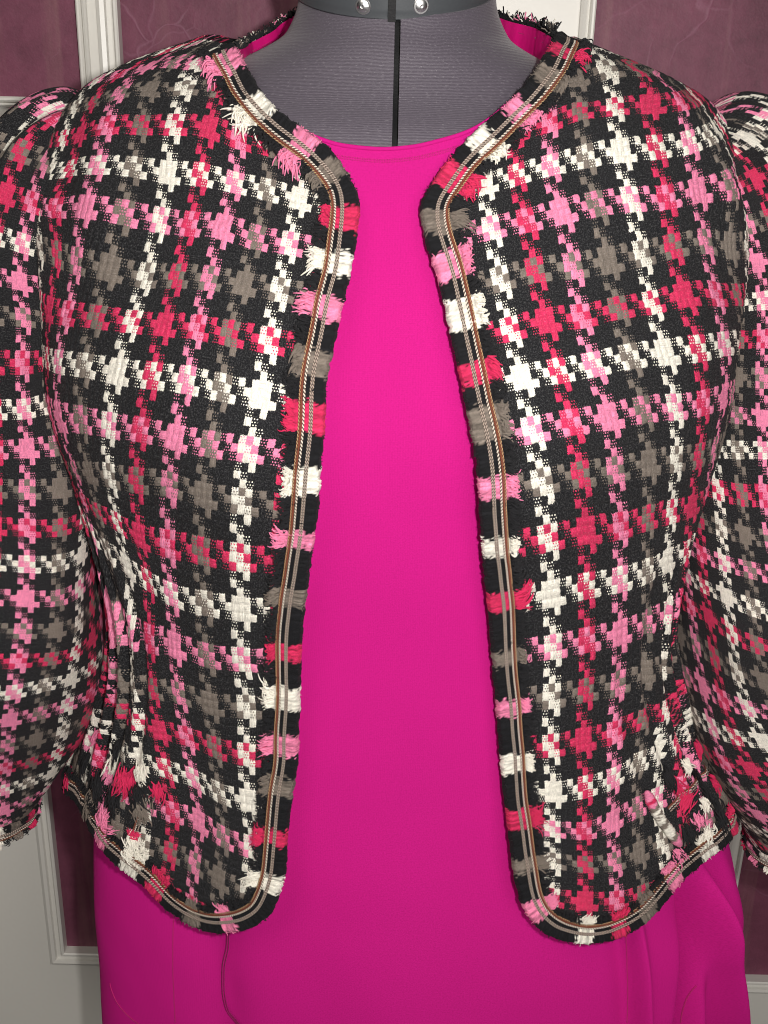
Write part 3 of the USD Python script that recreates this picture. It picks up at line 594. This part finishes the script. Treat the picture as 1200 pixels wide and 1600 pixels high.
# ------------------------------------------------------------------ dress
dress = thing('magenta_dress', 'plain magenta knit dress with a scoop neck under the open jacket', 'dress', (.03, .07, .60))
def dress_off(p, z):
    o = .0035 + 0 * p
    x = PA(z) * np.sin(p)
    hip = smoothstep(.97, .84, z)
    for x0, w, amp, k in ((.150, .006, .0040, -.10), (.187, .007, -.0060, .02), (.215, .008, .006, -.28), (.232, .006, -.005, -.32), (-.135, .02, -.002, 0.), (-.02, .06, .002, 0.)):
        xx = x - (x0 + k * (z - .80)); w = w * .85; o = o + 3.6 * hip * amp * (np.exp(-(xx / w) ** 2) - .35 * np.exp(-((xx + np.sign(amp) * w * 1.9) / (w * 1.6)) ** 2))
    o = o + .004 * hip * (meshkit.fbm(np.stack([x * 16, z * 9, 0 * x], -1), 3, 21) - .5)
    o = o + .0026 * (meshkit.fbm(np.stack([x * 12, z * 12, 0 * x], -1), 2, 25) - .5)
    return o
DF = Sbody(dress_off)
DS = Surf(DF, np.linspace(-1.75, 1.75, 700), np.linspace(.60, 1.44, 900), .19)
NECK = [(430, 175), (490, 213), (540, 228), (600, 233), (640, 230), (690, 219), (735, 204), (790, 165)]
ne = DS.find(spline_px(NECK, 90))
zneck = lambda p: np.interp(np.clip(p, ne[:, 0].min(), ne[:, 0].max()), ne[np.argsort(ne[:, 0]), 0], ne[np.argsort(ne[:, 0]), 1])
ph = np.concatenate([np.linspace(-math.pi, -1.7, 60)[:-1], np.linspace(-1.7, 1.7, 620), np.linspace(1.7, math.pi, 60)[1:]])
vv = np.linspace(0, 1, 420)
A, Vq = np.meshgrid(ph, vv, indexing='ij')
ztop = np.minimum(zneck(A), 1.40); B = .58 + (ztop - .58) * Vq
P = DF(A, B)
obj('dress_body', P.reshape(-1, 3), gridf(len(ph), 420), 'magenta', dress, uv=np.stack([A.ravel() * .19, B.ravel()], -1))
def seam_line(pts_px, r, mat, name, lift=.0004, n=120, parent=dress, dashes=0, label=None):
    q = DS.find(spline_px(pts_px, n))
    for _ in range(4): q[1:-1] = .25 * q[:-2] + .5 * q[1:-1] + .25 * q[2:]
    C = DF(q[:, 0], q[:, 1]) + DS.normal(q[:, 0], q[:, 1]) * lift
    if dashes:
        k = n // dashes; C = np.stack([C[i * k:i * k + max(3, int(k * .7))] for i in range(dashes)])
        v, f = tubes(C, r, 4)
    else: v, f = tubes(C[None], r, 6)
    return obj(name, v, f, mat, parent, label=label)
seam_line(NECK, .0011, 'magenta', 'neck_binding', .0002)
seam_line([(x, y + 17) for x, y in NECK[1:-1]], .00038, 'seam', 'neck_stitching', .0003, 480, dashes=96)
seam_line([(x, y + 20.5) for x, y in NECK[1:-1]], .00030, 'seam', 'neck_stitching', .0003, 480, dashes=96)
seam_line([(272, 1425), (270, 1500), (272, 1560), (274, 1598)], .0005, 'seam', 'dart_seam', -.0002, label='faint vertical seam on the left')
seam_line([(977, 1440), (980, 1500), (981, 1560), (980, 1598)], .0004, 'seam', 'dart_seam', -.0001, label='vertical seam on the right')
seam_line([(1088, 1540), (1079, 1550), (1072, 1562), (1064, 1598)], .0006, 'seam', 'side_seam', -.0002, label='slanting seam on the right hip')
seam_line([(172, 1536), (180, 1560), (194, 1580), (218, 1600)], .0005, 'seam', 'side_seam', .0002, label='curved dark seam on the left hip')

# loose threads that hang from the jacket's hem
seam_line([(361, 1438), (360, 1470), (352, 1510), (351, 1540), (357, 1570), (370, 1588), (388, 1606)], .00024, 'thread', 'loose_thread', .0035, parent=jacket)
seam_line([(363, 1438), (362, 1475), (355, 1510), (354, 1540), (360, 1572), (372, 1588), (389, 1606)], .0002, 'thread', 'loose_thread', .0030, parent=jacket)

# ------------------------------------------------------------------ dress form
form = thing('dress_form', 'grey fabric dress form with a black centre gap and plastic neck cap', 'dress form', (0, .07, 1.10))
# neck cap: a band standing on a plane that dips to the front
tilt = math.radians(19)
fc = at(613, 33, .012)                                             # front of its lower rim
ax = np.array([0, -math.sin(tilt), math.cos(tilt)]); fr = np.array([0, -math.cos(tilt), -math.sin(tilt)])
zcap = lambda y: fc[2] + (y - fc[1]) * math.tan(tilt)
halfgap = .0016
for sgn in (-1, 1):
    zz = np.linspace(1.20, 1.535, 160)
    A, B = np.meshgrid(np.linspace(0, 1, 130), zz, indexing='ij')
    p0 = halfgap / (PA(B)); PH = sgn * (p0 + (math.pi - .02 - p0) * A)
    P = S0(PH, B)
    P[..., 2] -= .013 * smoothstep(1.368, 1.408, B)
    P[..., 2] = np.minimum(P[..., 2], zcap(P[..., 1]) + .003)
    f = gridf(130, 160)
    obj('torso_half', P.reshape(-1, 3), f if sgn > 0 else f[:, ::-1], 'form', form, uv=np.stack([PH.ravel() * .08, B.ravel()], -1))
A, B = np.meshgrid(np.linspace(-math.pi, math.pi, 90), np.linspace(1.2, 1.503, 60), indexing='ij')
P = S0(A, B) - N0(A, B) * .006; P[..., 2] -= .013 * smoothstep(1.368, 1.408, B); P[..., 2] = np.minimum(P[..., 2], zcap(P[..., 1]))
obj('inner_core', P.reshape(-1, 3), gridf(90, 60), 'gap', form)
RC = .0585; cc = fc - fr * RC
prof = [(RC - .006, -.001), (RC - .001, 0), (RC, .001), (RC, .004), (RC + .0006, .006), (RC + .0006, .040), (RC - .002, .043), (.001, .044)]
th = np.linspace(0, 2 * math.pi, 97)
V = np.stack([np.stack([cc + fr * r * math.cos(t) + np.array([1., 0, 0]) * r * math.sin(t) * .98 + ax * h for r, h in prof]) for t in th])
obj('neck_cap', V.reshape(-1, 3), gridf(97, len(prof)), 'plastic', form, smooth=40)
def on_cap(t, h, r): return cc + fr * r * math.cos(t) + np.array([1., 0, 0]) * r * math.sin(t) * .98 + ax * h
# its slot
sl = [on_cap(t, h, RC + .0012) for t in (-.045, .03) for h in (0.0, .042)]
bx = trimesh.creation.box([.0042, .003, .043]); R = np.eye(4); R[:3, 0] = [1, 0, 0]; R[:3, 1] = -fr; R[:3, 2] = ax; R[:3, 3] = on_cap(-.005, .0215, RC + .0002)
bx.apply_transform(R); obj('cap_slot', bx.vertices, bx.faces, 'gap', form, smooth=False)
for px, py in ((566, 9), (648, 8)):
    t = (px - 608) / 1600 * .62 / RC; t = math.asin(max(-1, min(1, t)))
    c0 = on_cap(t, .012, RC); best = min(np.linspace(.002, .03, 60), key=lambda h: abs(proj(on_cap(t, h, RC))[1] - py)); c0 = on_cap(t, best, RC)
    nrm = fr * math.cos(t) + np.array([1., 0, 0]) * math.sin(t)
    up_ = ax; sd = np.cross(up_, nrm)
    prof2 = [(.0044, -.0005), (.0044, .0004), (.0040, .0008), (.0033, .0008), (.0032, .0013), (.0022, .0019), (.0010, .0021), (.0009, .0015), (.0001, .0014)]
    V = np.stack([np.stack([c0 + (sd * math.cos(a) + up_ * math.sin(a)) * r + nrm * h for r, h in prof2]) for a in np.linspace(0, 2 * math.pi, 29)])
    sc = obj('screw', V.reshape(-1, 3), gridf(29, len(prof2)), 'screw', form, smooth=35)

# ------------------------------------------------------------------ satin neck facing and the frayed collar edge behind the neck
e0 = {k: JF(edges[k][0][None, 0], edges[k][0][None, 1])[0] for k in 'LR'}
way = [e0['L'], at(386, 64, .078), at(418, 48, .105), at(447, 27, .128), at(520, 0, .147), at(612, -8, .152), at(705, 0, .147), at(766, 19, .128), at(802, 31, .108), at(842, 41, .082), e0['R']]
way = np.array(way); dd = np.r_[0, np.cumsum(np.linalg.norm(np.diff(way, axis=0), axis=1))]
top = PchipInterpolator(dd, way)(np.linspace(0, dd[-1], 200))
inw = np.array([0, CY - .01, 0]) - top; inw[:, 2] = 0; inw /= np.linalg.norm(inw, axis=1, keepdims=True)
hh = np.linspace(0, 1, 10)
puck = .0007 * (meshkit.noise(np.stack([np.arange(200) * .35, 0 * top[:, 0], 0 * top[:, 0]], -1), 5) - .5)
FC = top[:, None] + inw[:, None] * (.0022 + .0025 * np.sin(hh * 3.1) * .5 + puck[:, None])[..., None] - np.array([0, 0, 1.]) * (.0012 + .024 * hh)[None, :, None]
obj('neck_facing', FC.reshape(-1, 3), gridf(200, 10), 'lining', jacket, label='magenta satin facing inside the back neck')
v, f = tubes((top + inw * .0027 - [0, 0, .0062])[None], .0003, 5); obj('facing_stitching', v, f, 'seam', jacket)
FO = top[:, None] - inw[:, None] * (.0004 + .004 * hh ** 2)[None, :, None] - np.array([0, 0, 1.]) * (.001 + .03 * hh)[None, :, None]
obj('collar_stand', FO.reshape(-1, 3), gridf(200, 10)[:, ::-1], 'weave', jacket, uv=np.stack([np.repeat(np.arange(200) * .32, 10), np.tile(hh * 7, 200)], -1))
v, f = tubes((top + rng.normal(0, .0005, top.shape))[None], .0017, 6)
cb = obj('collar_edge', v, f, 'yarn_black', jacket)
for c, cnt in (('k', 480), ('g', 110), ('w', 70), ('p', 90)):
    base = rng.integers(2, 198, cnt) if c == 'k' else np.clip(rng.choice(rng.integers(5, 195, 7), cnt) + rng.integers(-4, 5, cnt), 0, 199)
    o = rng.normal(0, 1, (cnt, 3)) * [.6, .6, .5] + [0, 0, .75]; o /= np.linalg.norm(o, axis=1, keepdims=True)
    t = np.linspace(0, 1, 4); ln = rng.uniform(.0012, .0048, cnt) * np.where(base > 130, 1.5, .75)
    C = top[base][:, None] + o[:, None] * (ln[:, None] * t)[..., None] + rng.normal(0, .0005, (cnt, 4, 3))
    v, f = tubes(C, .00038, 4); obj('collar_fringe', v, f, YARN[c], cb, kind='stuff')

# ------------------------------------------------------------------ the door behind
DY = .28
door = thing('panelled_door', 'white framed door with mottled purple panels behind the dress form', 'door', (0, DY, 0))
X = lambda px, py: at(px, py, DY)[0]
Z = lambda px, py: at(px, py, DY)[2]
zu = Z(60, 152); zl = Z(130, 1486); zr2 = Z(1170, 1530)
xa, xb = X(119, 0), X(184, 0); xc = X(929, 30); xd = X(92, 1390); xf = X(1156, 1355)
def box(name, x0, x1, z0, z1, y0=DY, y1=DY + .03, mat='paint'):
    b = trimesh.creation.box([x1 - x0, y1 - y0, z1 - z0]); b.apply_translation([(x0 + x1) / 2, (y0 + y1) / 2, (z0 + z1) / 2])
    return obj(name, b.vertices, b.faces, mat, door, smooth=False)
def frame(x0, x1, z0, z1, w=.017):
    # profile: distance outwards from the panel's border, and how far it stands proud of the door's face
    pr = [(0, -.010), (0, .0035), (.0012, .0046), (.0028, .0046), (.004, .0030), (.0045, -.0002), (w * .55, .0004), (w * .6, .0036), (w * .8, .0046), (w * .97, .0030), (w, -.0004)]
    L = [np.array([(x0 - d, DY - h, z0 - d), (x1 + d, DY - h, z0 - d), (x1 + d, DY - h, z1 + d), (x0 - d, DY - h, z1 + d)]) for d, h in pr]
    V = np.stack(L, 1).reshape(-1, 3); f = gridf(4, len(pr), True)
    obj('moulding', V, f[:, ::-1], 'paint', door, smooth=False)
    b = trimesh.creation.box([x1 - x0 + .004, .006, z1 - z0 + .004]); b.apply_translation([(x0 + x1) / 2, DY + .010, (z0 + z1) / 2])
    obj('panel', b.vertices, b.faces, 'purple', door, smooth=False)
top, bot, LE, RE, zm = 1.75, .15, -.62, .78, 1.16
xbr = xb + .17
xdr, zlt, xfr = xd + .22, 1.08, .74
G_ = .003
# upper row
for a, b, w_ in ((-.58, xa, .008), (xb, xbr, .017), (xc, .74, .012)): frame(a, b, zu, top - .08, w_)
for a, b in ((LE, -.58), (xa, xb), (xbr, xc), (.74, RE)): box('stile', a + G_ * (a > LE), b - G_ * (b < RE), zu - G_, top - .08 + G_)
box('rail', LE, RE, top - .08 + G_, top)
box('rail', LE, RE, zlt + G_, zu - G_)
# lower row
frame(xd, xdr, zl, zlt); frame(xf, xfr, zr2, zlt)
box('stile', LE, xd - G_, zl - G_, zlt + G_); box('stile', xdr + G_, xf - G_, zl - G_, zlt + G_); box('stile', xfr + G_, RE, zr2 - G_, zlt + G_)
box('rail', LE, xdr + .1, bot, zl - G_); box('rail', xdr + .1, RE, bot, zr2 - G_)
